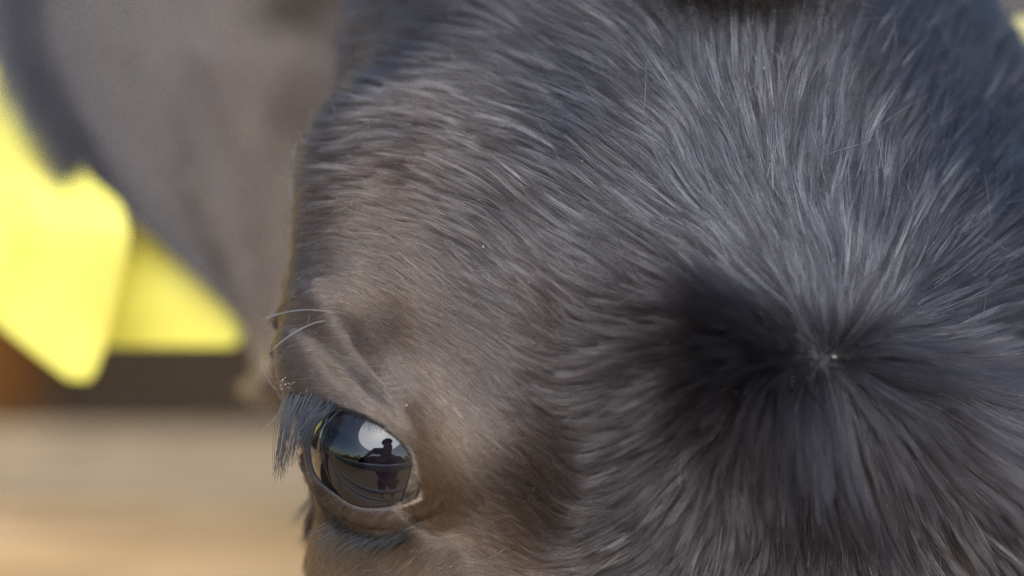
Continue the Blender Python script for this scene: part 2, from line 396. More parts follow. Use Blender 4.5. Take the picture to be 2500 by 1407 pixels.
# ------------------------------------------------------------------ eyes
def eye_material():
    m = mat_new('eye_surface', rough=0.03); nt = m.node_tree; b = nt.nodes['Principled BSDF']
    b.inputs['Coat Weight'].default_value = 1.0; b.inputs['Coat Roughness'].default_value = 0.005; b.inputs['Coat IOR'].default_value = 1.58
    b.inputs['IOR'].default_value = 1.45; b.inputs['Specular IOR Level'].default_value = 0.0
    tc = nt.nodes.new('ShaderNodeTexCoord'); sx = nt.nodes.new('ShaderNodeSeparateXYZ'); nt.links.new(tc.outputs['Object'], sx.inputs[0])
    def mth(op, a, bb=None):
        n = nt.nodes.new('ShaderNodeMath'); n.operation = op
        for i, x in enumerate((a, bb)):
            if x is None: continue
            if isinstance(x, (int, float)): n.inputs[i].default_value = x
            else: nt.links.new(x, n.inputs[i])
        return n.outputs[0]
    x, y = sx.outputs[0], sx.outputs[1]
    r = mth('SQRT', mth('ADD', mth('MULTIPLY', x, x), mth('MULTIPLY', y, y)))
    pr = mth('SQRT', mth('ADD', mth('MULTIPLY', mth('MULTIPLY', x, x), 0.32), mth('MULTIPLY', mth('MULTIPLY', y, y), 1.2)))
    ramp = nt.nodes.new('ShaderNodeValToRGB'); nt.links.new(mth('DIVIDE', r, 0.0155), ramp.inputs[0])
    e = ramp.color_ramp.elements; e[0].position = 0.0; e[0].color = (0.006, 0.005, 0.008, 1); e[1].position = 1.0; e[1].color = (0.10, 0.07, 0.05, 1)
    for pos, c in ((0.62, (0.008, 0.006, 0.008)), (0.78, (0.025, 0.018, 0.015)), (0.90, (0.05, 0.038, 0.03))):
        k = e.new(pos); k.color = (*c, 1)
    ra = nt.nodes.new('ShaderNodeValToRGB'); nt.links.new(mth('DIVIDE', pr, 0.0155), ra.inputs[0])
    ra.color_ramp.elements[0].position = 0.20; ra.color_ramp.elements[0].color = (0.003, 0.004, 0.014, 1); ra.color_ramp.elements[1].position = 0.25; ra.color_ramp.elements[1].color = (1, 1, 1, 1)
    mx = nt.nodes.new('ShaderNodeMix'); mx.data_type = 'RGBA'; mx.blend_type = 'MULTIPLY'; mx.inputs[0].default_value = 1
    nt.links.new(ramp.outputs[0], mx.inputs[6]); nt.links.new(ra.outputs[0], mx.inputs[7]); nt.links.new(mx.outputs[2], b.inputs['Base Color'])
    return m
EM = eye_material()
def eyeball(center, gaze, slit):
    n1, n2 = 96, 64
    a = np.linspace(0, np.pi, n2)[:, None]; ph = np.linspace(0, 2 * np.pi, n1, endpoint=False)[None, :]
    rad = EYE_R + 0.9 * np.exp(-(a / 0.55) ** 2)              # the cornea stands a little proud
    P = np.stack([rad * np.sin(a) * np.cos(ph), rad * np.sin(a) * np.sin(ph), rad * np.cos(a) + 0 * ph], -1).reshape(-1, 3) / 1000
    f = []
    for j in range(n2 - 1):
        for i in range(n1): f.append((j * n1 + i, j * n1 + (i + 1) % n1, (j + 1) * n1 + (i + 1) % n1, (j + 1) * n1 + i))
    o = mesh_obj('eye', P, [t[::-1] for t in f], EM, cow)
    zv = RGT * gaze[0] + UPV * gaze[1] - FWD * gaze[2]; xv = RGT * slit[0] + UPV * slit[1] - FWD * slit[2]
    xv = unit(xv - zv * xv.dot(zv)); yv = np.cross(zv, xv)
    M = Matrix([[xv[i], yv[i], zv[i]] for i in range(3)]).to_4x4(); M.translation = Vector(w_of(center) - COW_BASE)
    o.matrix_local = M
    return o
SLIT = np.array([-0.81, 0.50, 0.0])
eye = eyeball(EYE_M, G_M, SLIT)
def mirror_dir(d): a = np.array([d @ LX, d @ UPX, d @ NX]); return -a[0] * LX + a[1] * UPX + a[2] * NX
eyeball(mirror(EYE_M[None])[0], mirror_dir(G_M), mirror_dir(SLIT))


# ------------------------------------------------------------------ fur
# pixel-plane tables of how the coat lies: (x, y, direction in degrees, 90 = towards the poll)
FLOW = np.array([(2010, 700, 97), (1950, 600, 103), (1850, 550, 112), (1750, 650, 132), (1700, 730, 148), (1600, 560, 150), (1500, 650, 157), (1700, 400, 112),
    (1750, 150, 92), (1600, 250, 130), (1500, 350, 143), (1400, 200, 160), (1300, 60, 148), (1150, 150, 173), (1000, 150, 178), (1200, 300, 168), (1000, 320, 184),
    (900, 400, 193), (800, 500, 200), (740, 620, 208), (1100, 450, 160), (950, 500, 172), (850, 650, 165), (1300, 500, 152), (1250, 650, 142), (1350, 750, 130),
    (1050, 700, 145), (1150, 850, 140), (1250, 1000, 135), (1350, 1150, 128), (1000, 900, 138), (900, 780, 150), (820, 880, 165), (740, 900, 185), (720, 800, 200),
    (1120, 1100, 135), (1080, 1240, 100), (1180, 1330, 140), (2150, 700, 70), (2200, 550, 60), (2100, 400, 72), (2000, 250, 78), (2150, 200, 60), (2300, 350, 50),
    (2400, 150, 45), (2400, 600, 32), (2300, 750, 24), (2450, 800, 5), (2200, 900, -12), (2450, 1000, -15), (2350, 1050, -42), (2200, 1050, -62), (2450, 1250, -48),
    (2300, 1300, -72), (2100, 1200, -84), (2000, 1050, -96), (2000, 1300, -100), (1850, 1000, -122), (1800, 1200, -115), (1700, 900, -160), (1850, 800, 158),
    (1780, 860, -172), (1620, 760, 176), (1550, 870, 190), (1600, 1000, 208), (1500, 1100, 198), (1600, 1250, 228), (1450, 1350, 212), (1750, 1380, 244),
    (1480, 950, 186), (1480, 800, 172), (900, 1330, 235), (820, 1300, 230), (1000, 1370, 240), (1100, 1380, 215), (770, 1150, 235), (760, 1350, 240), (1300, 1300, 135), (1380, 1380, 180)], float)
#        x, y, length mm, lift, brown 0..1
COAT = np.array([(2010, 600, 15, .09, 0), (1750, 500, 15, .09, 0), (2250, 500, 15, .10, 0), (1750, 200, 15, .14, 0), (2350, 150, 14, .15, .05), (1450, 300, 14, .11, .02),
    (1200, 150, 13, .12, .10), (1000, 150, 12, .14, .25), (1000, 330, 12, .22, .2), (850, 450, 8, .38, .4), (750, 580, 5.5, .45, .6), (1000, 480, 8, .36, .5), (1200, 500, 11, .26, .25),
    (1500, 600, 13, .11, .05), (1000, 650, 6, .36, .5), (1250, 750, 9, .30, .2), (1100, 850, 6, .38, .4), (1300, 1000, 9, .13, .12), (1000, 900, 4, .36, .55), (800, 700, 4, .2, .75),
    (780, 860, 2.6, .2, .6), (850, 950, 1.8, .15, .5), (960, 1020, 1.6, .15, .65), (1060, 1150, 2.2, .15, 1.6), (1090, 1260, 3.5, .15, 1.9), (1040, 1090, 2, .15, 1.1), (1170, 1380, 5, .15, 1.5), (1250, 1200, 7, .2, .12), (1200, 1370, 6, .15, .6),
    (900, 1300, 2.2, .2, .6), (800, 1250, 1.8, .2, .5), (880, 1375, 3, .2, 1.9), (1050, 1370, 4, .2, 1.5), (790, 1330, 2.4, .2, 1.2), (1450, 900, 12, .2, .2), (1450, 1250, 12, .2, .2), (1600, 1100, 12, .22, .14),
    (1750, 900, 8, .2, .12), (2000, 1100, 8, .3, .14), (1650, 1350, 10, .25, .2), (2250, 1150, 9, .26, .18), (2300, 1350, 11, .25, .35), (2050, 1300, 9, .4, .18), (2450, 900, 16, .14, .05),
    (2450, 650, 14, .12, .02), (2050, 800, 11, .10, .01), (1900, 750, 12, .09, .01), (2450, 1250, 14, .22, .15), (720, 960, 2, .2, .5), (1000, 860, 2.5, .12, .6), (940, 790, 3, .15, .6), (890, 720, 3.5, .16, .65), (1050, 960, 2.5, .12, .7)], float)
VX = [1420, 1550, 1700, 1757, 1872, 1995, 2012, 2090, 2187, 2330, 2480]; VY = [790, 715, 703, 715, 752, 872, 866, 800, 792, 850, 960]
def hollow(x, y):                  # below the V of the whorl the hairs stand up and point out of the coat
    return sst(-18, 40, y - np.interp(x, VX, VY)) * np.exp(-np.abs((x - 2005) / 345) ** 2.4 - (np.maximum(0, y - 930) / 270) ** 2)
def idw(x, y, tab, vals, p=3.0, soft=45.0):
    out = np.empty((len(x), vals.shape[1]))
    for i in range(0, len(x), 50000):
        d = (x[i:i + 50000, None] - tab[None, :, 0]) ** 2 + (y[i:i + 50000, None] - tab[None, :, 1]) ** 2 + soft ** 2
        w = d ** (-p / 2); out[i:i + 50000] = w @ vals / w.sum(1, keepdims=True)
    return out
FV = np.stack([np.cos(np.radians(FLOW[:, 2])), np.sin(np.radians(FLOW[:, 2]))], -1)
def flow_img(x, y):
    f = unit(idw(x, y, FLOW, FV, 3.6))
    dx, dy = x - 2012, -(y - 888); rr = np.hypot(dx, dy) + 1e-6
    w = np.exp(-(rr / 70) ** 2)[:, None]
    return unit(f * (1 - w) + np.stack([dx / rr, dy / rr], -1) * w)
def vnoise(x, y, seed, cell):
    """smooth value noise on the pixel plane"""
    g = np.random.default_rng(seed).standard_normal((257, 257)); a, b = x / cell % 256, y / cell % 256
    i, j = a.astype(int), b.astype(int); a, b = a - i, b - j; a, b = a * a * (3 - 2 * a), b * b * (3 - 2 * b)
    return (g[i, j] * (1 - a) + g[i + 1, j] * a) * (1 - b) + (g[i, j + 1] * (1 - a) + g[i + 1, j + 1] * a) * b
K = 7
def grow(p, n, length, lift, curl, ang=0.0, seedoff=0.0):
    """strands rooted at p (model mm) that follow the lie of the coat over the head; returns (N, K, 3)"""
    N = len(p); out = np.empty((N, K, 3)); cur = p.copy()
    th, v, r = cyl_of(cur); r0, nr = lookup(th, v, [RR, NN])
    out[:, 0] = cur - nr * 0.15
    ca, sa = np.cos(ang), np.sin(ang)
    for k in range(1, K):
        x, y = px_of(cur); f = flow_img(x, y)
        nr_ = unit(nr)
        nz = nr_[:, 2]
        nzs = np.maximum(nz, 0.12)
        t1 = np.stack([f[:, 0], f[:, 1], -(f[:, 0] * nr_[:, 0] + f[:, 1] * nr_[:, 1]) / nzs], -1)
        t1 = unit(t1 - nr_ * (t1 * nr_).sum(1, keepdims=True))
        d = cur - WH; d = d * 1.0 + UPX * 40 * np.sign(d @ UPX)[:, None] * 0 
        t2 = unit(d - nr_ * (d * nr_).sum(1, keepdims=True))
        wgt = sst(0.08, 0.30, nz)[:, None]
        t = unit(t1 * wgt + t2 * (1 - wgt))
        bt = np.cross(nr_, t)
        t = t * np.reshape(ca, (-1, 1)) + bt * np.reshape(sa, (-1, 1))
        s = k / (K - 1)
        cur = cur + t * (length / (K - 1))[:, None]
        th, v, r = cyl_of(cur); v = np.clip(v, GV[0], GV[-1])
        rs, nr = lookup(th, v, [RR, NN])
        up_ = sst(0.4, 1.0, lift); h = lift * length * ((s ** 0.85) * (1 - 0.25 * s) * (1 - up_) + s * up_) + 0.02
        proj = from_cyl(th, v, rs); axis = from_head(np.zeros_like(v), v, WCF(v)); rad = unit(proj - axis)
        steep = sst(0.30, 0.55, (rad * unit(nr)).sum(1))[:, None]
        dl_ = proj - cur; lim = np.minimum(1, 0.6 * length / (K - 1) / np.maximum(np.linalg.norm(dl_, axis=1), 1e-6))[:, None]
        cur = cur + dl_ * steep * lim
        out[:, k] = cur + unit(nr) * h[:, None]
    return out
# where hairs root: cells of the head grid, weighted by area and by how the photo shows them
J, I = np.meshgrid(np.arange(len(GV) - 1), np.arange(len(GTH)), indexing='ij'); I1 = (I + 1) % len(GTH)
pc = 0.25 * (PP[J, I] + PP[J, I1] + PP[J + 1, I] + PP[J + 1, I1])
nc = unit(NN[J, I] + NN[J, I1] + NN[J + 1, I] + NN[J + 1, I1])
area = 0.5 * np.linalg.norm(np.cross(PP[J, I1] - PP[J + 1, I], PP[J + 1, I1] - PP[J, I]), axis=-1)
cx, cy = px_of(pc)
view = unit(np.array([0, 0, FOCUS]) - pc); facing = (view * nc).sum(-1)
inpic = (cx > 520) & (cx < 2700) & (cy > -300) & (cy < 1600) & (facing > -0.25)
sdc = np.full(cx.shape, 99.); mm = np.linalg.norm(pc - EYE_M, axis=-1) < 26
sdc[mm] = ap_sd(unit(pc[mm] - EYE_M))
pm = mirror(pc); mm = np.linalg.norm(pm - EYE_M, axis=-1) < 26
sdc[mm] = ap_sd(unit(pm[mm] - EYE_M))
okf = sst(-0.1, 0.5, sdc)
fine = np.exp(-(np.linalg.norm(pc - EYE_M, axis=-1) / 30) ** 2)
def sample(wt, n):
    w = (wt * area).ravel(); c = rng.choice(w.size, n, p=w / w.sum()); a, b = rng.random(n)[:, None], rng.random(n)[:, None]
    j, i = J.ravel()[c], I.ravel()[c]; i1 = I1.ravel()[c]
    p = (PP[j, i] * (1 - a) + PP[j, i1] * a) * (1 - b) + (PP[j + 1, i] * (1 - a) + PP[j + 1, i1] * a) * b
    nn = unit((NN[j, i] * (1 - a) + NN[j, i1] * a) * (1 - b) + (NN[j + 1, i] * (1 - a) + NN[j + 1, i1] * a) * b)
    return p, nn
def coat(p, nn):
    x, y = px_of(p); c = idw(x, y, COAT, COAT[:, 2:], 3.2, 100)
    vis = sst(-0.2, 0.1, nn[:, 2]) * sst(3100, 2700, x) * sst(-700, -250, y) * sst(2000, 1650, y)
    L = c[:, 0] * vis + 12 * (1 - vis); lf = (c[:, 1] + 1.1 * hollow(x + 26 * rng.standard_normal(len(x)), y + 22 * rng.standard_normal(len(x))) * (1 + 0.4 * vnoise(x + 4000, y + 4000, 5, 60))) * vis + 0.15 * (1 - vis); br = c[:, 2] * vis + 0.3 * (1 - vis)
    return x, y, L, lf, br
# clump guides on a jittered lattice over (angle, height)
CS = 1.15
gm, gn = int(2 * math.pi * 90 / CS), int(440 / CS)
ga = (np.arange(gm)[None, :] + rng.random((gn, gm))) * CS / 90 - math.pi
gv = (np.arange(gn)[:, None] + rng.random((gn, gm))) * CS - 283
gr, gnn = lookup(ga.ravel(), gv.ravel(), [RR, NN]); gnn = unit(gnn)
gp = from_cyl(ga.ravel(), gv.ravel(), gr)
gx, gy, gL, gl, gb = coat(gp, gnn)
g_lift = gl * np.exp((0.12 + 0.34 * sst(5, 11, gL)) * rng.standard_normal(len(gp))); g_len = gL * (0.85 + 0.3 * rng.random(len(gp)))
g_ang = 0.08 * rng.standard_normal(len(gp)) + 0.09 * vnoise(gx + 4000, gy + 4000, 3, 120)
g_gl = rng.random(len(gp))
guides = grow(gp, gnn, g_len, g_lift, 0, g_ang)
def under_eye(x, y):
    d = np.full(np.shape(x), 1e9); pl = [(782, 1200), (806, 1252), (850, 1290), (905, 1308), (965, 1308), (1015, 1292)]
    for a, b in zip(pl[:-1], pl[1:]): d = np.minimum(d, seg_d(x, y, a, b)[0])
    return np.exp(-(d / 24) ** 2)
def make_fur(p, nn, rad, kclump=0.97, lenf=(0.65, 0.5), single=0.015, angs=0.075):
    n = len(p); x, y, L, lf, br = coat(p, nn)
    th, v, _ = cyl_of(p); fa, fb = (th + math.pi) * 90 / CS, (v + 283) / CS
    i0, j0 = fa.astype(int), fb.astype(int); best = np.full(n, 1e9); gi = np.zeros(n, int)
    for di in (-1, 0, 1):
        for dj in (-1, 0, 1):
            ii, jj = (i0 + di) % gm, np.clip(j0 + dj, 0, gn - 1)
            id_ = jj * gm + ii; d = ((gp[id_] - p) ** 2).sum(1)
            u = d < best; best[u] = d[u]; gi[u] = id_[u]
    L = L * (lenf[0] + lenf[1] * rng.random(n)); lft = g_lift[gi] * (0.55 + 0.8 * rng.random(n))
    fly = rng.random(n) < single
    ang = g_ang[gi] + angs * rng.standard_normal(n) + fly * 0.5 * rng.standard_normal(n)
    lft = np.where(fly, lft * 1.5, lft)
    P = grow(p, nn, L, lft, 0, ang)
    s = np.linspace(0, 1, K)[None, :, None]
    kc = (kclump * (1 - fly) * (0.6 + 0.4 * rng.random(n)) * sst(2.0, 6.0, L) * sst(1.5, 1.0, np.sqrt(best) / CS))[:, None, None]
    G = guides[gi]
    # follow the guide at this strand's own length
    off = (p - gp[gi])[:, None, :] * (0.12 + 0.2 * rng.random(n))[:, None, None]
    P = P + kc * s ** 0.65 * (G + off - P) * np.minimum(1, (L / g_len[gi]))[:, None, None]
    w = 0.18 * np.sin(s * (4 + 5 * rng.random(n))[:, None, None] + 6.28 * rng.random(n)[:, None, None]) * s * np.minimum(L / 10, 1)[:, None, None]
    P = P + w * unit(np.cross(nn, rng.standard_normal((n, 3))))[:, None, :]
    rr = rad[:, None] * (1.0 - 0.75 * np.linspace(0, 1, K)[None, :] ** 1.5)
    black = np.array([0.011, 0.0105, 0.0135]); brown = np.array([0.072, 0.043, 0.026])
    bb = np.clip(br + (0.03 + 0.08 * br) * rng.standard_normal(n) + 0.12 * br * vnoise(x + 4000, y + 4000, 9, 70), 0, 2.2)[:, None]
    col = black * (1 - bb) + brown * bb
    col = col * ((1 - 0.85 * under_eye(x, y)) * (1 - 0.15 * hollow(x, y)))[:, None]  # hollow term paints shade below the whorl into the hair tint
    col = col * np.exp(0.35 * rng.standard_normal(n))[:, None]
    tan = (rng.random(n) < 0.012 * (0.3 + 5 * br))[:, None]
    col = np.where(tan, np.array([0.24, 0.165, 0.10]), col)
    lk = 0.72 * sst(5, 11, L); q_ = lk * g_gl[gi] + (1 - lk) * (0.35 + 0.3 * rng.random(n))
    return P, rr, np.clip(col, 0.004, 0.8), 1.33 + 1.0 * q_ ** 1.8
FURM = hair_mat('fur_coat', rough=0.25, rrough=0.35, ior=1.74)
n1 = int(400000 * HAIR); n2 = int(120000 * HAIR); n3 = int(70000 * HAIR)
sets = []
dens = inpic * okf * (1.0 + 0.6 * np.clip(1 - facing, 0, 1))
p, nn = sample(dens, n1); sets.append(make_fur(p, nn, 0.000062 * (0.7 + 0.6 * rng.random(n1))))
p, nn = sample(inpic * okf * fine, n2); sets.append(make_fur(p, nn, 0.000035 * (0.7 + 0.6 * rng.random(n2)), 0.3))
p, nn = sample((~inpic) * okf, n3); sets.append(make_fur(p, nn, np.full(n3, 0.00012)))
# poll tuft: longer frizzy hair over the top of the head
def frizz(n, cx_, cy_, sx_, sy_, L0, rad):
    x = rng.normal(cx_, sx_, n); y = rng.normal(cy_, sy_, n)
    z = np.arange(60, -140, -0.5); 
    q = m_of(x[:, None], y[:, None], z[None, :]); th, v, r = cyl_of(q); v2 = np.clip(v, GV[0], GV[-1])
    rs, = lookup(th.ravel(), v2.ravel(), [RR]); hit = (r - rs.reshape(r.shape) <= 0); ok = hit.any(1); idx = hit.argmax(1)
    p = q[np.arange(n), idx][ok]; th, v, r = cyl_of(p); nn = unit(lookup(th, v, [NN])[0]); m_ = len(p)
    d = unit(nn * 0.8 + UPX * 0.5 + NX * 0.3 + 0.55 * rng.standard_normal((m_, 3)))
    L = L0 * (0.5 + 0.8 * rng.random(m_)); bend = rng.standard_normal((m_, 3)) * 0.5
    s = np.linspace(0, 1, K)[None, :, None]
    P = p[:, None] + L[:, None, None] * (d[:, None] * s + bend[:, None] * s ** 2 * 0.6) + 0.4 * np.sin(s * 14 + 6 * rng.random((m_, 1, 1))) * s * unit(rng.standard_normal((m_, 3)))[:, None]
    col = np.array([0.025, 0.019, 0.015]) * np.exp(0.4 * rng.standard_normal(m_))[:, None]
    return P, rad * np.ones((m_, 1)) * (1 - 0.7 * np.linspace(0, 1, K)[None]), col
sets.append(frizz(int(6500 * HAIR), 1790, -28, 105, 38, 15, 0.00006))
# ears: short coat on both faces and a fringe along the front edge
def ear_fur(Pm, n, L0, sign, fringe=False):
    a, b = Pm.shape[:2]; fi = rng.random(n) * (a - 2); fj = rng.random(n) * (b - 2)
    if fringe: fj = rng.random(n) * 3.0; fi = (a - 2) * (0.1 + 0.36 * rng.random(n))
    i, j = fi.astype(int), fj.astype(int); u, w = (fi - i)[:, None], (fj - j)[:, None]
    p = (Pm[i, j] * (1 - u) + Pm[i + 1, j] * u) * (1 - w) + (Pm[i, j + 1] * (1 - u) + Pm[i + 1, j + 1] * u) * w
    ts = unit(Pm[i + 1, j] - Pm[i, j]); tt = unit(Pm[i, j + 1] - Pm[i, j]); nn = unit(np.cross(ts, tt)) * sign
    d = unit(ts * 1.0 + nn * 0.25 + 0.2 * rng.standard_normal((n, 3)) - (tt * 1.0 if fringe else 0 * tt))
    L = L0 * (0.5 + 0.8 * rng.random(n)); s = np.linspace(0, 1, K)[None, :, None]
    P = p[:, None] + L[:, None, None] * (d[:, None] * s + ts[:, None] * 0.3 * s ** 2)
    br = np.clip(0.4 + 0.9 * (fj / b - 0.4) + 0.06 * np.sin(fj * 0.9 + fi * 0.05) + 0.7 * sst(0.6, 1.0, fi / a), 0, 1.2)[:, None] * (0.5 if fringe else 1)
    if fringe: br = br * 0.2
    col = (np.array([0.035, 0.032, 0.034]) * (1 - br) + np.array([0.125, 0.08, 0.05]) * br) * np.exp(0.3 * rng.standard_normal(n))[:, None]
    return P, np.full((n, K), 0.00009) * (1 - 0.6 * np.linspace(0, 1, K)[None]), col
ne_ = int(26000 * HAIR)
sgn = 1.0 if np.cross(E_front[30, 20] - E_front[29, 20], E_front[29, 21] - E_front[29, 20])[2] > 0 else -1.0
e1 = ear_fur(E_front, ne_, 6, sgn); e2 = ear_fur(E_front, int(9000 * HAIR), 17, sgn, True); e3 = ear_fur(E_back, ne_ // 3, 6, -sgn)
sets += [e1, e2, e3]
for P, r_, c_ in (e1, e2, e3): sets.append((mirror(P), r_, c_))
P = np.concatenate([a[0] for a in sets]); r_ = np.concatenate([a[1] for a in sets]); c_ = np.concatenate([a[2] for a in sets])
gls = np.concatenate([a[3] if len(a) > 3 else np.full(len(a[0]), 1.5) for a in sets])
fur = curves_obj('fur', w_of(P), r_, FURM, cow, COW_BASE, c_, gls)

# ------------------------------------------------------------------ eyelashes, whiskers, eye details
def surf_px(x, y):
    """points of the coat under photo pixels"""
    x = np.asarray(x, float); y = np.asarray(y, float); z = np.arange(70, -170, -0.5)
    q = m_of(x[:, None], y[:, None], z[None, :]); th, v, r = cyl_of(q)
    rs, = lookup(th.ravel(), np.clip(v, GV[0], GV[-1]).ravel(), [RR]); g = r - rs.reshape(r.shape)
    idx = np.where((g <= 0).any(1), (g <= 0).argmax(1), g.argmin(1))
    return q[np.arange(len(x)), idx]
def px_curve(p0, x1, y1, dz1, x2, y2, dz2, k=8):
    """strand from p0 through two photo pixels at depths relative to the root"""
    a, b = m_of(x1, y1, p0[:, 2] + dz1), m_of(x2, y2, p0[:, 2] + dz2); s = np.linspace(0, 1, k)[None, :, None]
    c = 2 * a - 0.5 * (p0 + b)
    return p0[:, None] * (1 - s) ** 2 + 2 * c[:, None] * s * (1 - s) + b[:, None] * s ** 2
def taper(n, k, r): return np.asarray(r).reshape(-1, 1) * np.ones((n, 1)) * (1 - 0.8 * np.linspace(0, 1, k)[None] ** 1.4)
LASHM = hair_mat('lash_hair', (0.006, 0.007, 0.010), rough=0.25, rrough=0.3, ior=1.45)
n = 125; t = rng.random(n) ** 0.85
xr = np.interp(t, [0, .25, .5, .75, 1], [694, 722, 756, 795, 838]) + rng.normal(0, 3, n); yr = np.interp(t, [0, .25, .5, .75, 1], [966, 958, 958, 968, 992]) + rng.normal(0, 4, n)
xt = np.interp(t, [0, .4, .7, 1], [664, 684, 706, 738]) + rng.normal(0, 9, n); yt = np.interp(t, [0, .4, .7, 1], [1175, 1170, 1120, 1085]) + rng.normal(0, 18, n)
lr = surf_px(xr, yr)
lr = m_of(xr, yr, np.clip(lr[:, 2], -3, 20))
cl = rng.integers(0, 30, n); ct = rng.normal(0, 1, (30, 2)); 
f = 0.7 + 0.35 * rng.random(n); xt = xr + (xt - xr) * f; yt = yr + (yt - yr) * f
mx_, my_ = (xr + xt) / 2 - 6 + rng.normal(0, 3, n), (yr + yt) / 2 - 4
cs = np.sort(rng.random(30)); q_ = np.abs(t[:, None] - cs[None]).argmin(1); xt = xt * .45 + .55 * (np.interp(cs[q_], [0, .4, .7, 1], [664, 686, 712, 745]) + 9 * ct[q_, 0]); yt = yt * .5 + .5 * (np.interp(cs[q_], [0, .4, .7, 1], [1165, 1165, 1120, 1085]) + 16 * ct[q_, 1])
lash = px_curve(lr, mx_, my_, 2.0, xt, yt, 1.0 + rng.random(n) * 2)
curves_obj('upper_eyelashes', w_of(lash), taper(n, 8, 0.00009 * (0.6 + 0.7 * rng.random(n))), LASHM, cow, COW_BASE)
n = 46; t = rng.random(n); xr = np.interp(t, [0, .5, 1], [842, 890, 945]) + rng.normal(0, 2, n); yr = np.interp(t, [0, .5, 1], [994, 1012, 1038]) + rng.normal(0, 2, n)
lr = surf_px(xr, yr); lash = px_curve(lr, xr - 6, yr + 2, 1.5, xr - 14 + rng.normal(0, 4, n), yr + 12 + 10 * rng.random(n), 2.6)
curves_obj('lid_lashes', w_of(lash), taper(n, 8, 0.00006 * (0.6 + 0.7 * rng.random(n))), LASHM, cow, COW_BASE)
n = 85; t = rng.random(n)
xr = np.interp(t, [0, .25, .5, .75, 1], [818, 840, 885, 940, 1010]) + rng.normal(0, 5, n); yr = np.interp(t, [0, .25, .5, .75, 1], [1272, 1292, 1306, 1312, 1300]) + rng.normal(0, 5, n)
lr = surf_px(xr, yr); ln = 40 + 75 * rng.random(n)
aa = np.radians(218 + rng.normal(0, 7, n)); xt, yt = xr + ln * np.cos(aa), yr - ln * np.sin(aa)
lash = px_curve(lr, (xr + xt) / 2 - 3, (yr + yt) / 2 - 4, 1.2, xt, yt, 1.6)
curves_obj('lower_eyelashes', w_of(lash), taper(n, 8, 0.00008 * (0.6 + 0.7 * rng.random(n))), LASHM, cow, COW_BASE)
WHM = hair_mat('whisker_hair', (0.13, 0.145, 0.15), rough=0.35)
for pts in ([(815, 762), (770, 757), (735, 757), (690, 764), (636, 781)], [(862, 784), (800, 782), (752, 795), (700, 825), (655, 862)], [(700, 985), (650, 1042), (630, 1035), (612, 1030), (596, 1024)]):
    q = bez(pts, 16); r0 = surf_px(q[:1, 0], q[:1, 1])[0]
    P = m_of(q[:, 0], q[:, 1], r0[2] + np.linspace(0.3, 6.0, 16) * np.linspace(0.4, 1, 16))
    thin = 0.45 if pts[0][0] == 700 else 1.0
    curves_obj('whisker', w_of(P)[None], thin * 0.00014 * np.array([1 - 0.6 * np.linspace(0, 1, 16) ** 2]), WHM, cow, COW_BASE)
def on_ball(x, y, extra):
    z = np.arange(45, -40, -0.05); q = m_of(x, y, z); k = np.argmax(np.linalg.norm(q - EYE_M, axis=-1) <= EYE_R + extra); return q[k]
Lp = bez([(1010, 1120), (1003, 1155), (991, 1196), (976, 1240)], 16); Rp = bez([(1030, 1138), (1026, 1175), (1013, 1212), (990, 1246)], 16)
tv = []; 
for a, b in zip(Lp, Rp):
    for k in range(6):
        u = k / 5; q = a * (1 - u) + b * u; tv.append(on_ball(q[0], q[1], 0.12 + 0.2 * math.sin(math.pi * u) + 0.25 * u))
tf = [(j * 6 + i, j * 6 + i + 1, (j + 1) * 6 + i + 1, (j + 1) * 6 + i) for j in range(15) for i in range(5)]
TEM = noise_mat('third_eyelid_skin', [(0.3, (0.03, 0.022, 0.016)), (0.7, (0.17, 0.13, 0.09))], 500, 0.15, detail=2)
bpy.context.view_layer.update()
te = mesh_obj('third_eyelid', w_of(np.array(tv)), tf, TEM)
sol = te.modifiers.new('thickness', 'SOLIDIFY'); sol.thickness = 0.0004
te.parent = eye; te.matrix_parent_inverse = (Matrix.Translation(Vector(COW_BASE)) @ eye.matrix_local).inverted()
TFM = mat_new('tear_film', (0.02, 0.02, 0.022), 0.04, **{'Coat Weight': 1.0, 'IOR': 1.4})
tl = bez([(800, 1200), (835, 1230), (870, 1245), (915, 1251), (960, 1246), (1000, 1238), (1022, 1228)], 40)
tp = np.array([on_ball(x, y + 1.5, 0.35) for x, y in tl]); tg = unit(np.gradient(tp, axis=0)); nn_ = unit(tp - EYE_M); bb_ = np.cross(tg, nn_)
ph = np.linspace(0, 2 * np.pi, 8, endpoint=False); rad_ = 0.09 * np.sin(np.linspace(0.1, np.pi - 0.1, 40)) ** 0.5
tb = (tp[:, None] + rad_[:, None, None] * (np.cos(ph)[None, :, None] * nn_[:, None] + np.sin(ph)[None, :, None] * bb_[:, None])).reshape(-1, 3)
tf = [(j * 8 + i, j * 8 + (i + 1) % 8, (j + 1) * 8 + (i + 1) % 8, (j + 1) * 8 + i) for j in range(39) for i in range(8)]
tw = mesh_obj('tear_film', w_of(tb), tf, TFM)
tw.parent = eye; tw.matrix_parent_inverse = (Matrix.Translation(Vector(COW_BASE)) @ eye.matrix_local).inverted()

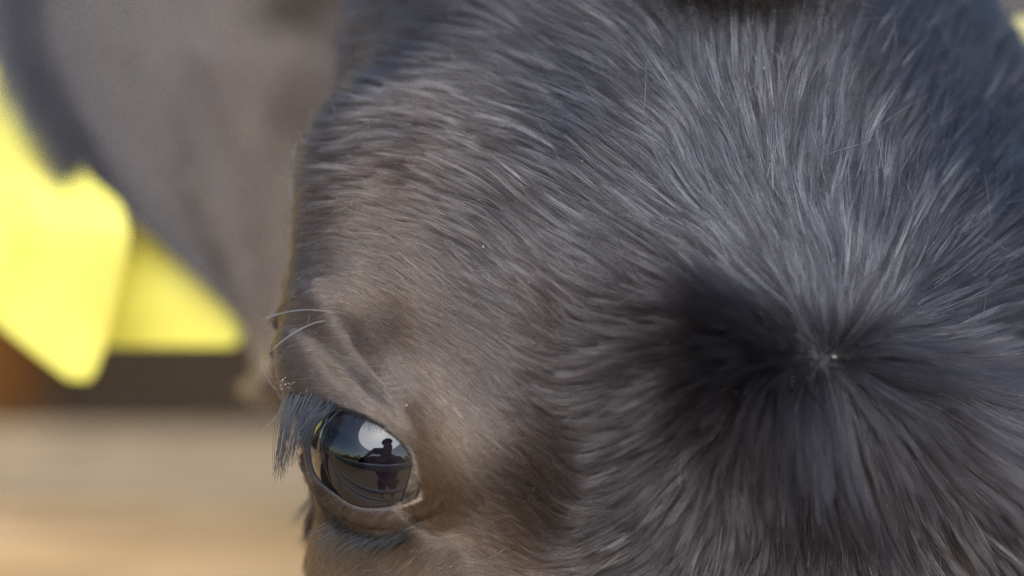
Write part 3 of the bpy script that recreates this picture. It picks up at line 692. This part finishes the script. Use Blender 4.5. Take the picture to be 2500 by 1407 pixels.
# ------------------------------------------------------------------ ear tags
def tag_plastic(name, c, tl=0.45):
    m = mat_new(name, c, 0.38); nt = m.node_tree; b = nt.nodes['Principled BSDF']; out = nt.nodes['Material Output']
    tr = nt.nodes.new('ShaderNodeBsdfTranslucent'); tr.inputs[0].default_value = (*c, 1)
    tc = nt.nodes.new('ShaderNodeTexCoord'); nz = nt.nodes.new('ShaderNodeTexNoise'); nz.inputs['Scale'].default_value = 38; nz.inputs['Detail'].default_value = 5
    rp = nt.nodes.new('ShaderNodeValToRGB'); rp.color_ramp.elements[0].position = 0.36; rp.color_ramp.elements[0].color = (c[0] * .90, c[1] * .85, c[2] * .7, 1)
    rp.color_ramp.elements[1].position = 0.56; rp.color_ramp.elements[1].color = (*c, 1)
    nt.links.new(tc.outputs['Object'], nz.inputs[0]); nt.links.new(nz.outputs['Fac'], rp.inputs[0])
    nt.links.new(rp.outputs[0], b.inputs['Base Color']); nt.links.new(rp.outputs[0], tr.inputs[0])
    mx = nt.nodes.new('ShaderNodeMixShader'); mx.inputs[0].default_value = tl
    nt.links.new(b.outputs[0], mx.inputs[1]); nt.links.new(tr.outputs[0], mx.inputs[2]); nt.links.new(mx.outputs[0], out.inputs[0])
    return m
TAGM = tag_plastic('yellow_tag_plastic', (1.0, 0.92, 0.21)); TAG_SHADED = tag_plastic('shaded_yellow_tag_plastic', (0.62, 0.55, 0.24)); TAGM2 = tag_plastic('deep_yellow_tag_plastic', (1.0, 0.92, 0.16), 0.12)  # the right tag's yellow is darkened for the shade it hangs in
def panel(name, pts, zf, mat, parent, base, thick=1.6, tf=lambda p: p):
    """a moulded flap with rounded corners, its outline given at depth zf(x, y)"""
    c = np.array(pts, float); o = []
    for i in range(len(c)):                                    # round every corner
        a, b, d = c[i - 1], c[i], c[(i + 1) % len(c)]
        k = min(0.38, 34 / np.linalg.norm(b - a), 34 / np.linalg.norm(d - b)); p0, p1 = b + (a - b) * k, b + (d - b) * k
        for t in np.linspace(0, 1, 6): o.append(p0 * (1 - t) ** 2 + 2 * b * t * (1 - t) + p1 * t * t)
    o = np.array(o); n = len(o); ctr = o.mean(0); V_, F_ = [], []
    for zoff, rings in ((0.0, (1.0, 0.97)), (-thick, (0.97, 1.0))):
        pass
    rings = [(0.0, 0.0), (0.94, 0.0), (0.985, -0.15), (1.0, -0.5), (1.0, -thick + 0.5), (0.985, -thick + 0.15), (0.94, -thick), (0.0, -thick)]
    for sc, dz in rings:
        q = ctr + (o - ctr) * max(sc, 0.02); V_.append(m_of(q[:, 0], q[:, 1], zf(q[:, 0], q[:, 1]) + dz))
    for j in range(len(rings) - 1):
        for i in range(n): F_.append((j * n + i, j * n + (i + 1) % n, (j + 1) * n + (i + 1) % n, (j + 1) * n + i))
    F_.append(list(range(n))[::-1]); F_.append([(len(rings) - 1) * n + i for i in range(n)])
    ob = mesh_obj(name, w_of(tf(np.concatenate(V_))), F_, mat, parent, base=base); me = ob.data
    bm = bmesh.new(); bm.from_mesh(me); bmesh.ops.recalc_face_normals(bm, faces=bm.faces); bm.to_mesh(me); bm.free()
    return ob
def stud(parent, base, x, y, z0, z1, tf=lambda p: p):
    V_, F_ = [], []; prof = [(0, z1 + 2.5), (3.0, z1 + 2.3), (4.5, z1 + 1.0), (4.5, z1), (2.2, z1 - 0.5), (2.2, z0), (5.5, z0 - 0.5), (5.5, z0 - 1.5), (0, z0 - 3)]
    for r, z in prof:
        a = np.linspace(0, 2 * np.pi, 20, endpoint=False); c0 = m_of(x, y, z); V_.append(c0 + np.stack([r * np.cos(a), r * np.sin(a), 0 * a], -1))
    for j in range(len(prof) - 1):
        for i in range(20): F_.append((j * 20 + i, j * 20 + (i + 1) % 20, (j + 1) * 20 + (i + 1) % 20, (j + 1) * 20 + i))
    return mesh_obj('stud', w_of(tf(np.concatenate(V_))), F_, TAGM, parent, base=base)
B1 = w_of(m_of(150, 500, -145))
et = empty('ear_tag', B1)
tag(et, 'large bright yellow two-flap ear tag hanging from the blurred drooping ear beside the eye', 'ear tag')
panel('front_flap', [(-190, 150), (50, 158), (112, 235), (215, 430), (300, 500), (318, 580), (262, 840), (225, 935), (165, 930), (-40, 770), (-190, 640)],
      lambda x, y: -152 + 36 * sst(180, 560, y) + 0.02 * (x - 100), TAGM, et, B1)
panel('back_flap', [(262, 470), (350, 480), (440, 590), (560, 715), (600, 790), (578, 848), (240, 848)],
      lambda x, y: -147 + 0 * x, TAGM2, et, B1)
stud(et, B1, 240, 380, -176, -158)
B2 = w_of(m_of(2520, 90, -70))
et2 = empty('ear_tag', B2)
tag(et2, 'pale yellow ear tag peeking past the top right edge of the forehead', 'ear tag')
panel('front_flap', [(2446, 58), (2492, 36), (2620, 70), (2760, 160), (2720, 330), (2600, 290), (2510, 118), (2462, 96)], lambda x, y: -104 - 0.02 * (x - 2500), TAG_SHADED, et2, B2)
stud(et2, B2, 2610, 130, -125, -103)

# ------------------------------------------------------------------ ground, apron, timber wall
GM = noise_mat('sandy_straw_ground', [(0.25, (0.20, 0.13, 0.07)), (0.5, (0.36, 0.25, 0.14)), (0.75, (0.46, 0.34, 0.20))], 14, 0.95, 0.6, 10)
g = mesh_obj('ground', [(-150, -150, 0), (150, -150, 0), (150, 150, 0), (-150, 150, 0)], [(0, 1, 2, 3)], GM, smooth=False); g['kind'] = 'structure'
MUD = noise_mat('dark_trodden_mud', [(0.3, (0.018, 0.011, 0.006)), (0.55, (0.04, 0.025, 0.014)), (0.8, (0.068, 0.044, 0.026))], 2.2, 0.9, 0.4, 8)
pth = mesh_obj('path', [(-12, 0.8, 0.004), (12, 0.8, 0.004), (12, 5.4, 0.004), (-12, 5.4, 0.004)], [(0, 1, 2, 3)], MUD, smooth=False); pth['kind'] = 'structure'
# feed-barrier beam close behind the head: grey worn top, warm sawn front
BT = noise_mat('warm_sawn_timber', [(0.25, (0.38, 0.25, 0.12)), (0.55, (0.58, 0.39, 0.20)), (0.8, (0.68, 0.48, 0.27))], 11, 0.75, 0.3, 8, stretch=(0.9, 3, 5), dist=0.8)
BG_ = noise_mat('grey_worn_timber', [(0.25, (0.20, 0.135, 0.075)), (0.5, (0.37, 0.255, 0.145)), (0.8, (0.48, 0.34, 0.20))], 9, 1.0, 0.3, 6, stretch=(1.3, 2.5, 2), dist=0.6)
bt0 = w_of(m_of(0, 1142, 450 - 915.)); bt1 = w_of(m_of(0, 1250, 450 - 815.))
BTOP = float(bt1[2]); BY1 = float(bt1[1]); BY0 = BY1 + 0.125
beam = empty('timber_beam', (-0.75, (BY0 + BY1) / 2, 0)); tag(beam, 'blurred pale tan timber feed beam behind the cow, lowest thing at bottom left', 'beam')
bm = bmesh.new(); r = bmesh.ops.create_cube(bm, size=1); bmesh.ops.scale(bm, vec=(1.56, BY0 - BY1, 0.16), verts=r['verts']); bmesh.ops.translate(bm, vec=(-0.01, 0, BTOP - 0.08), verts=r['verts'])
bmesh.ops.bevel(bm, geom=list(bm.edges), offset=0.008, segments=3, affect='EDGES')
o = bm_obj('rail', bm, BT, beam); o.data.materials.append(BG_)
for f in o.data.polygons:
    if f.normal.z > 0.6: f.material_index = 1
for x in (-0.70, 0.71):
    bm = bmesh.new(); r = bmesh.ops.create_cube(bm, size=1); bmesh.ops.scale(bm, vec=(0.10, 0.10, BTOP - 0.16), verts=r['verts']); bmesh.ops.translate(bm, vec=(x, 0, (BTOP - 0.16) / 2), verts=r['verts'])
    bmesh.ops.bevel(bm, geom=list(bm.edges), offset=0.006, segments=2, affect='EDGES'); bm_obj('post', bm, BT, beam)
WM = noise_mat('dark_weathered_boards', [(0.2, (0.014, 0.009, 0.005)), (0.5, (0.036, 0.023, 0.013)), (0.8, (0.06, 0.04, 0.024))], 6, 0.8, 0.5, 8, stretch=(3, 3, 0.35))
wall = empty('timber_wall', (0, 5.36, 0))
tag(wall, 'dark brown weathered timber board wall blurred far behind the cow', 'wall')
bm = bmesh.new()
for i in range(60):
    r = bmesh.ops.create_cube(bm, size=1); x = -6 + i * 0.2
    bmesh.ops.scale(bm, vec=(0.19, 0.028 + 0.006 * (i % 2), 3.0), verts=r['verts']); bmesh.ops.translate(bm, vec=(x, 0.02 + 0.008 * random.random(), 1.52), verts=r['verts'])
bm_obj('boarding', bm, WM, wall)
for z in (0.25, 1.5, 2.8):
    bm = bmesh.new(); r = bmesh.ops.create_cube(bm, size=1); bmesh.ops.scale(bm, vec=(12.2, 0.06, 0.14), verts=r['verts']); bmesh.ops.translate(bm, vec=(0, 0.078, z), verts=r['verts'])
    bmesh.ops.bevel(bm, geom=list(bm.edges), offset=0.006, segments=2, affect='EDGES'); bm_obj('rail', bm, WM, wall)
PM = noise_mat('reddish_timber', [(0.25, (0.07, 0.026, 0.006)), (0.7, (0.13, 0.05, 0.010))], 8, 0.7, 0.3, 6, stretch=(4, 4, 0.3))
bm = bmesh.new(); r = bmesh.ops.create_cube(bm, size=1); bmesh.ops.scale(bm, vec=(0.5, 0.16, 1.0), verts=r['verts']); bmesh.ops.translate(bm, vec=(0, 0, 0.5), verts=r['verts'])
bmesh.ops.bevel(bm, geom=list(bm.edges), offset=0.015, segments=3, affect='EDGES')
post = bm_obj('timber_post', bm, PM); post.location = (-1.42, 5.24, 0.0)
tag(post, 'reddish orange timber post standing against the dark board wall at the far left', 'post')

for m_ in (BT, BG_, MUD, WM, PM, GM): m_.node_tree.nodes['Principled BSDF'].inputs['Specular IOR Level'].default_value = 0.08

# ------------------------------------------------------------------ what the eye mirrors: gate, photographer, hedge
ZM = noise_mat('galvanised_steel', [(0.3, (0.42, 0.42, 0.42)), (0.7, (0.62, 0.62, 0.60))], 40, 0.35); ZM.node_tree.nodes['Principled BSDF'].inputs['Metallic'].default_value = 0.25
def pipe(bm, a, b, r, n=14):
    a, b = Vector(a), Vector(b); d = (b - a); q = d.to_track_quat('Z', 'Y').to_matrix().to_4x4(); q.translation = (a + b) / 2
    bmesh.ops.create_cone(bm, cap_ends=True, segments=n, radius1=r, radius2=r, depth=d.length, matrix=q)
gate = empty('metal_gate', (0, 0.20, 0)); tag(gate, 'galvanised tubular steel gate mirrored as bright curved lines in the eye', 'gate')
for z in (1.27, 1.02, 0.77, 0.52, 0.27):
    bm = bmesh.new(); pipe(bm, (-1.5, 0, z), (1.5, 0, z), 0.026); bm_obj('rail', bm, ZM, gate, True)
for x in (-1.5, 1.5):
    bm = bmesh.new(); pipe(bm, (x, 0, 0), (x, 0, 1.32), 0.03); bm_obj('post', bm, ZM, gate, True)
# photographer
pers = empty('person', (0.12, -0.27, 0)); tag(pers, 'person in dark navy jacket and cap holding a camera, mirrored in the eye', 'person')
def skin_body(name, nodes, edges, mat, sub=2):
    me = bpy.data.meshes.new(name); me.from_pydata([n_[0] for n_ in nodes], edges, []); o = bpy.data.objects.new(name, me); SC.collection.objects.link(o)
    sm = o.modifiers.new('skin', 'SKIN'); 
    for i, n_ in enumerate(nodes):
        me.skin_vertices[0].data[i].radius = (n_[1], n_[2] if len(n_) > 2 else n_[1]); me.skin_vertices[0].data[i].use_root = (i == 0)
    su = o.modifiers.new('sub', 'SUBSURF'); su.levels = su.render_levels = sub
    ev = o.evaluated_get(bpy.context.evaluated_depsgraph_get()); m2 = bpy.data.meshes.new_from_object(ev); bpy.data.objects.remove(o)
    m2.polygons.foreach_set('use_smooth', [True] * len(m2.polygons)); m2.materials.clear(); m2.materials.append(mat)
    return m2
SKM = noise_mat('person_skin', [(0.3, (0.42, 0.24, 0.17)), (0.7, (0.52, 0.32, 0.23))], 30, 0.5)
NAVY = noise_mat('navy_jacket', [(0.3, (0.010, 0.012, 0.022)), (0.7, (0.022, 0.026, 0.042))], 30, 0.8, 0.4)
DARK = noise_mat('dark_trousers', [(0.3, (0.014, 0.014, 0.016)), (0.7, (0.03, 0.03, 0.032))], 40, 0.85, 0.4)
N_ = [((0, 0, 0.90), .14, .12), ((0, .02, 1.12), .15, .11), ((0, .06, 1.32), .17, .11), ((.0, .08, 1.44), .06, .06), ((.02, .12, 1.54), .075, .085), ((.02, .12, 1.64), .07, .085),
      ((.19, .06, 1.34), .058), ((.40, .05, 1.16), .045), ((.02, .14, 1.40), .028), ((-.03, .20, 1.44), .035, .02),
      ((-.21, .06, 1.34), .058), ((-.50, .07, 1.18), .045), ((-.27, .15, 1.40), .028), ((-.21, .20, 1.44), .035, .02),
      ((.10, 0, .84), .085), ((.12, .03, .48), .06), ((.13, -.02, .09), .045), ((.14, .13, .04), .04, .03), ((-.10, 0, .84), .085), ((-.13, -.02, .48), .06), ((-.15, -.08, .09), .045), ((-.16, .07, .04), .04, .03)]
for hx, hy, hz, sx in ((-.02, .37, 1.37, 1), (-.14, .37, 1.40, -1)):
    b0 = 9 if sx == 1 else 13
E_ = [(0, 1), (1, 2), (2, 3), (3, 4), (4, 5), (2, 6), (6, 7), (7, 8), (8, 9), (2, 10), (10, 11), (11, 12), (12, 13), (0, 14), (14, 15), (15, 16), (16, 17), (0, 18), (18, 19), (19, 20), (20, 21)]
for b0, sx in ((9, 1), (13, -1)):
    px0, py0, pz0 = N_[b0][0]
    for k, (dx, L_) in enumerate(((-.024, .030), (-.008, .036), (.008, .033), (.022, .026))):
        i0 = len(N_); N_.append(((px0 - .02 * sx + 0, py0 + .02, pz0 + dx), .009)); N_.append(((px0 - (.02 + L_) * sx, py0 + .022 + L_ * .2, pz0 + dx), .008)); E_ += [(b0, i0), (i0, i0 + 1)]
    i0 = len(N_); N_.append(((px0, py0 - .015, pz0 + .035), .010)); N_.append(((px0 - .025 * sx, py0 - .01, pz0 + .05), .009)); E_ += [(b0, i0), (i0, i0 + 1)]
bm2 = skin_body('body', N_, E_, SKM); pb = link(bpy.data.objects.new('body', bm2), pers)
J_ = [(N_[0][0], .185, .15), (N_[1][0], .205, .15), ((0, .06, 1.31), .225, .14), ((0, .07, 1.42), .10, .09), ((.195, .06, 1.34), .073), ((.40, .05, 1.16), .060), ((.10, .11, 1.36), .042), ((-.215, .06, 1.34), .073), ((-.50, .07, 1.18), .060), ((-.32, .13, 1.36), .042)]
jm = skin_body('jacket', J_, [(0, 1), (1, 2), (2, 3), (2, 4), (4, 5), (5, 6), (2, 7), (7, 8), (8, 9)], NAVY); link(bpy.data.objects.new('jacket', jm), pers)
T_ = [((0, 0, .92), .15, .13), ((.10, 0, .80), .10), ((.12, .03, .48), .074), ((.13, -.01, .12), .06), ((-.10, 0, .80), .10), ((-.13, -.02, .48), .074), ((-.15, -.07, .12), .06)]
tm = skin_body('trousers', T_, [(0, 1), (1, 2), (2, 3), (0, 4), (4, 5), (5, 6)], DARK); link(bpy.data.objects.new('trousers', tm), pers)
bm = bmesh.new(); bmesh.ops.create_uvsphere(bm, u_segments=24, v_segments=14, radius=0.098, matrix=Matrix.Translation((.02, .11, 1.64)) @ Matrix.Diagonal((.92, 1.1, .95, 1)))
bmesh.ops.bisect_plane(bm, geom=bm.verts[:] + bm.edges[:] + bm.faces[:], plane_co=(0, 0, 1.64), plane_no=(0, -.25, 1), clear_inner=True)
bm_obj('cap', bm, NAVY, pers, True)
BLK = noise_mat('black_camera_body', [(0.3, (0.012, 0.012, 0.013)), (0.7, (0.025, 0.025, 0.026))], 200, 0.45, 0.2)
kam = empty('handheld_camera', (0, -0.055, 1.415)); tag(kam, 'black photo camera held up by the person mirrored in the eye', 'camera')
bm = bmesh.new(); r = bmesh.ops.create_cube(bm, size=1); bmesh.ops.scale(bm, vec=(.14, .05, .095), verts=r['verts']); bmesh.ops.translate(bm, vec=(0, 0, .04), verts=r['verts'])
bmesh.ops.bevel(bm, geom=list(bm.edges), offset=0.012, segments=3, affect='EDGES'); bm_obj('camera_body', bm, BLK, kam, True)
bm = bmesh.new(); pipe(bm, (0, .025, .037), (0, .045, .034), .034, 28); bm_obj('lens_barrel', bm, BLK, kam, True)
# hedge far behind the photographer
HM = noise_mat('hedge_leaves', [(0.3, (0.03, 0.05, 0.015)), (0.7, (0.08, 0.12, 0.04))], 3, 0.7)
hn = 9000; hx = rng.uniform(-45, 45, hn); hy = -26 + rng.normal(0, .8, hn); hz = rng.random(hn) ** 0.8 * (2.6 + 1.2 * np.sin(hx * .35) + .8 * np.sin(hx * 1.3)); hv, hf = [], []
for i in range(hn):
    d1, d2 = unit(rng.standard_normal(3)) * .22, unit(rng.standard_normal(3)) * .22; c0 = np.array([hx[i], hy[i], abs(hz[i])]); hv += [c0 - d1, c0 + d2, c0 + d1, c0 - d2]; hf.append((4 * i, 4 * i + 1, 4 * i + 2, 4 * i + 3))
hedge = mesh_obj('hedge', hv, hf, HM, smooth=False); tag(hedge, 'long dark green hedge across the yard mirrored in the eye', 'hedge', kind='stuff')

# ------------------------------------------------------------------ dust and chaff caught in the coat
DM = noise_mat('pale_chaff', [(0.3, (0.28, 0.24, 0.17)), (0.7, (0.60, 0.57, 0.50))], 300, 0.6)
n = 150; dx_ = rng.uniform(760, 2490, n); dy_ = rng.uniform(60, 1390, n); sz = 0.06 + 0.10 * rng.random(n)
n2_ = 60; dx_ = np.concatenate([dx_, rng.uniform(700, 1050, n2_), [2018, 1203, 1191, 1840, 1946, 1425, 1965, 2130, 2350, 1297, 1860, 990], rng.normal(698, 12, 26)])
dy_ = np.concatenate([dy_, rng.uniform(280, 700, n2_), [868, 687, 612, 157, 672, 405, 1018, 1170, 780, 695, 180, 992], rng.normal(938, 8, 26)])
sz = np.concatenate([sz, 0.07 + 0.07 * rng.random(n2_), [.42, .3, .25, .2, .25, .2, .3, .26, .2, .24, .2, .28], 0.07 + 0.15 * rng.random(26)])
base_ = surf_px(dx_, dy_); th_, v_, _ = cyl_of(base_); dnn = unit(lookup(th_, np.clip(v_, GV[0], GV[-1]), [NN])[0])
_, _, dL, dl, _ = coat(base_, dnn); dp = base_ + dnn * (dl * dL * 0.95 + 0.1)[:, None]
keep = ap_sd(unit(dp - EYE_M)) > 0.5; keep |= np.linalg.norm(dp - EYE_M, axis=-1) > 25
ico = bmesh.new(); bmesh.ops.create_icosphere(ico, subdivisions=1, radius=1); iv = np.array([v.co[:] for v in ico.verts]); ifc = [[v.index for v in f.verts] for f in ico.faces]; ico.free()
vv_, ff_ = [], []
for p_, s_, k_ in zip(dp, sz, keep):
    if not k_: continue
    q = iv * (1 + 0.35 * rng.standard_normal((len(iv), 1))) * np.array([1, .6, .5]) * s_; M_ = np.linalg.qr(rng.standard_normal((3, 3)))[0]
    ff_ += [[a + len(vv_) * len(iv) for a in f] for f in ifc]; vv_.append(p_ + q @ M_.T)
du = mesh_obj('dust', w_of(np.concatenate(vv_)), ff_, DM, smooth=False); tag(du, 'tiny pale flecks of dust and chaff caught in the forehead coat', 'dust', kind='stuff')
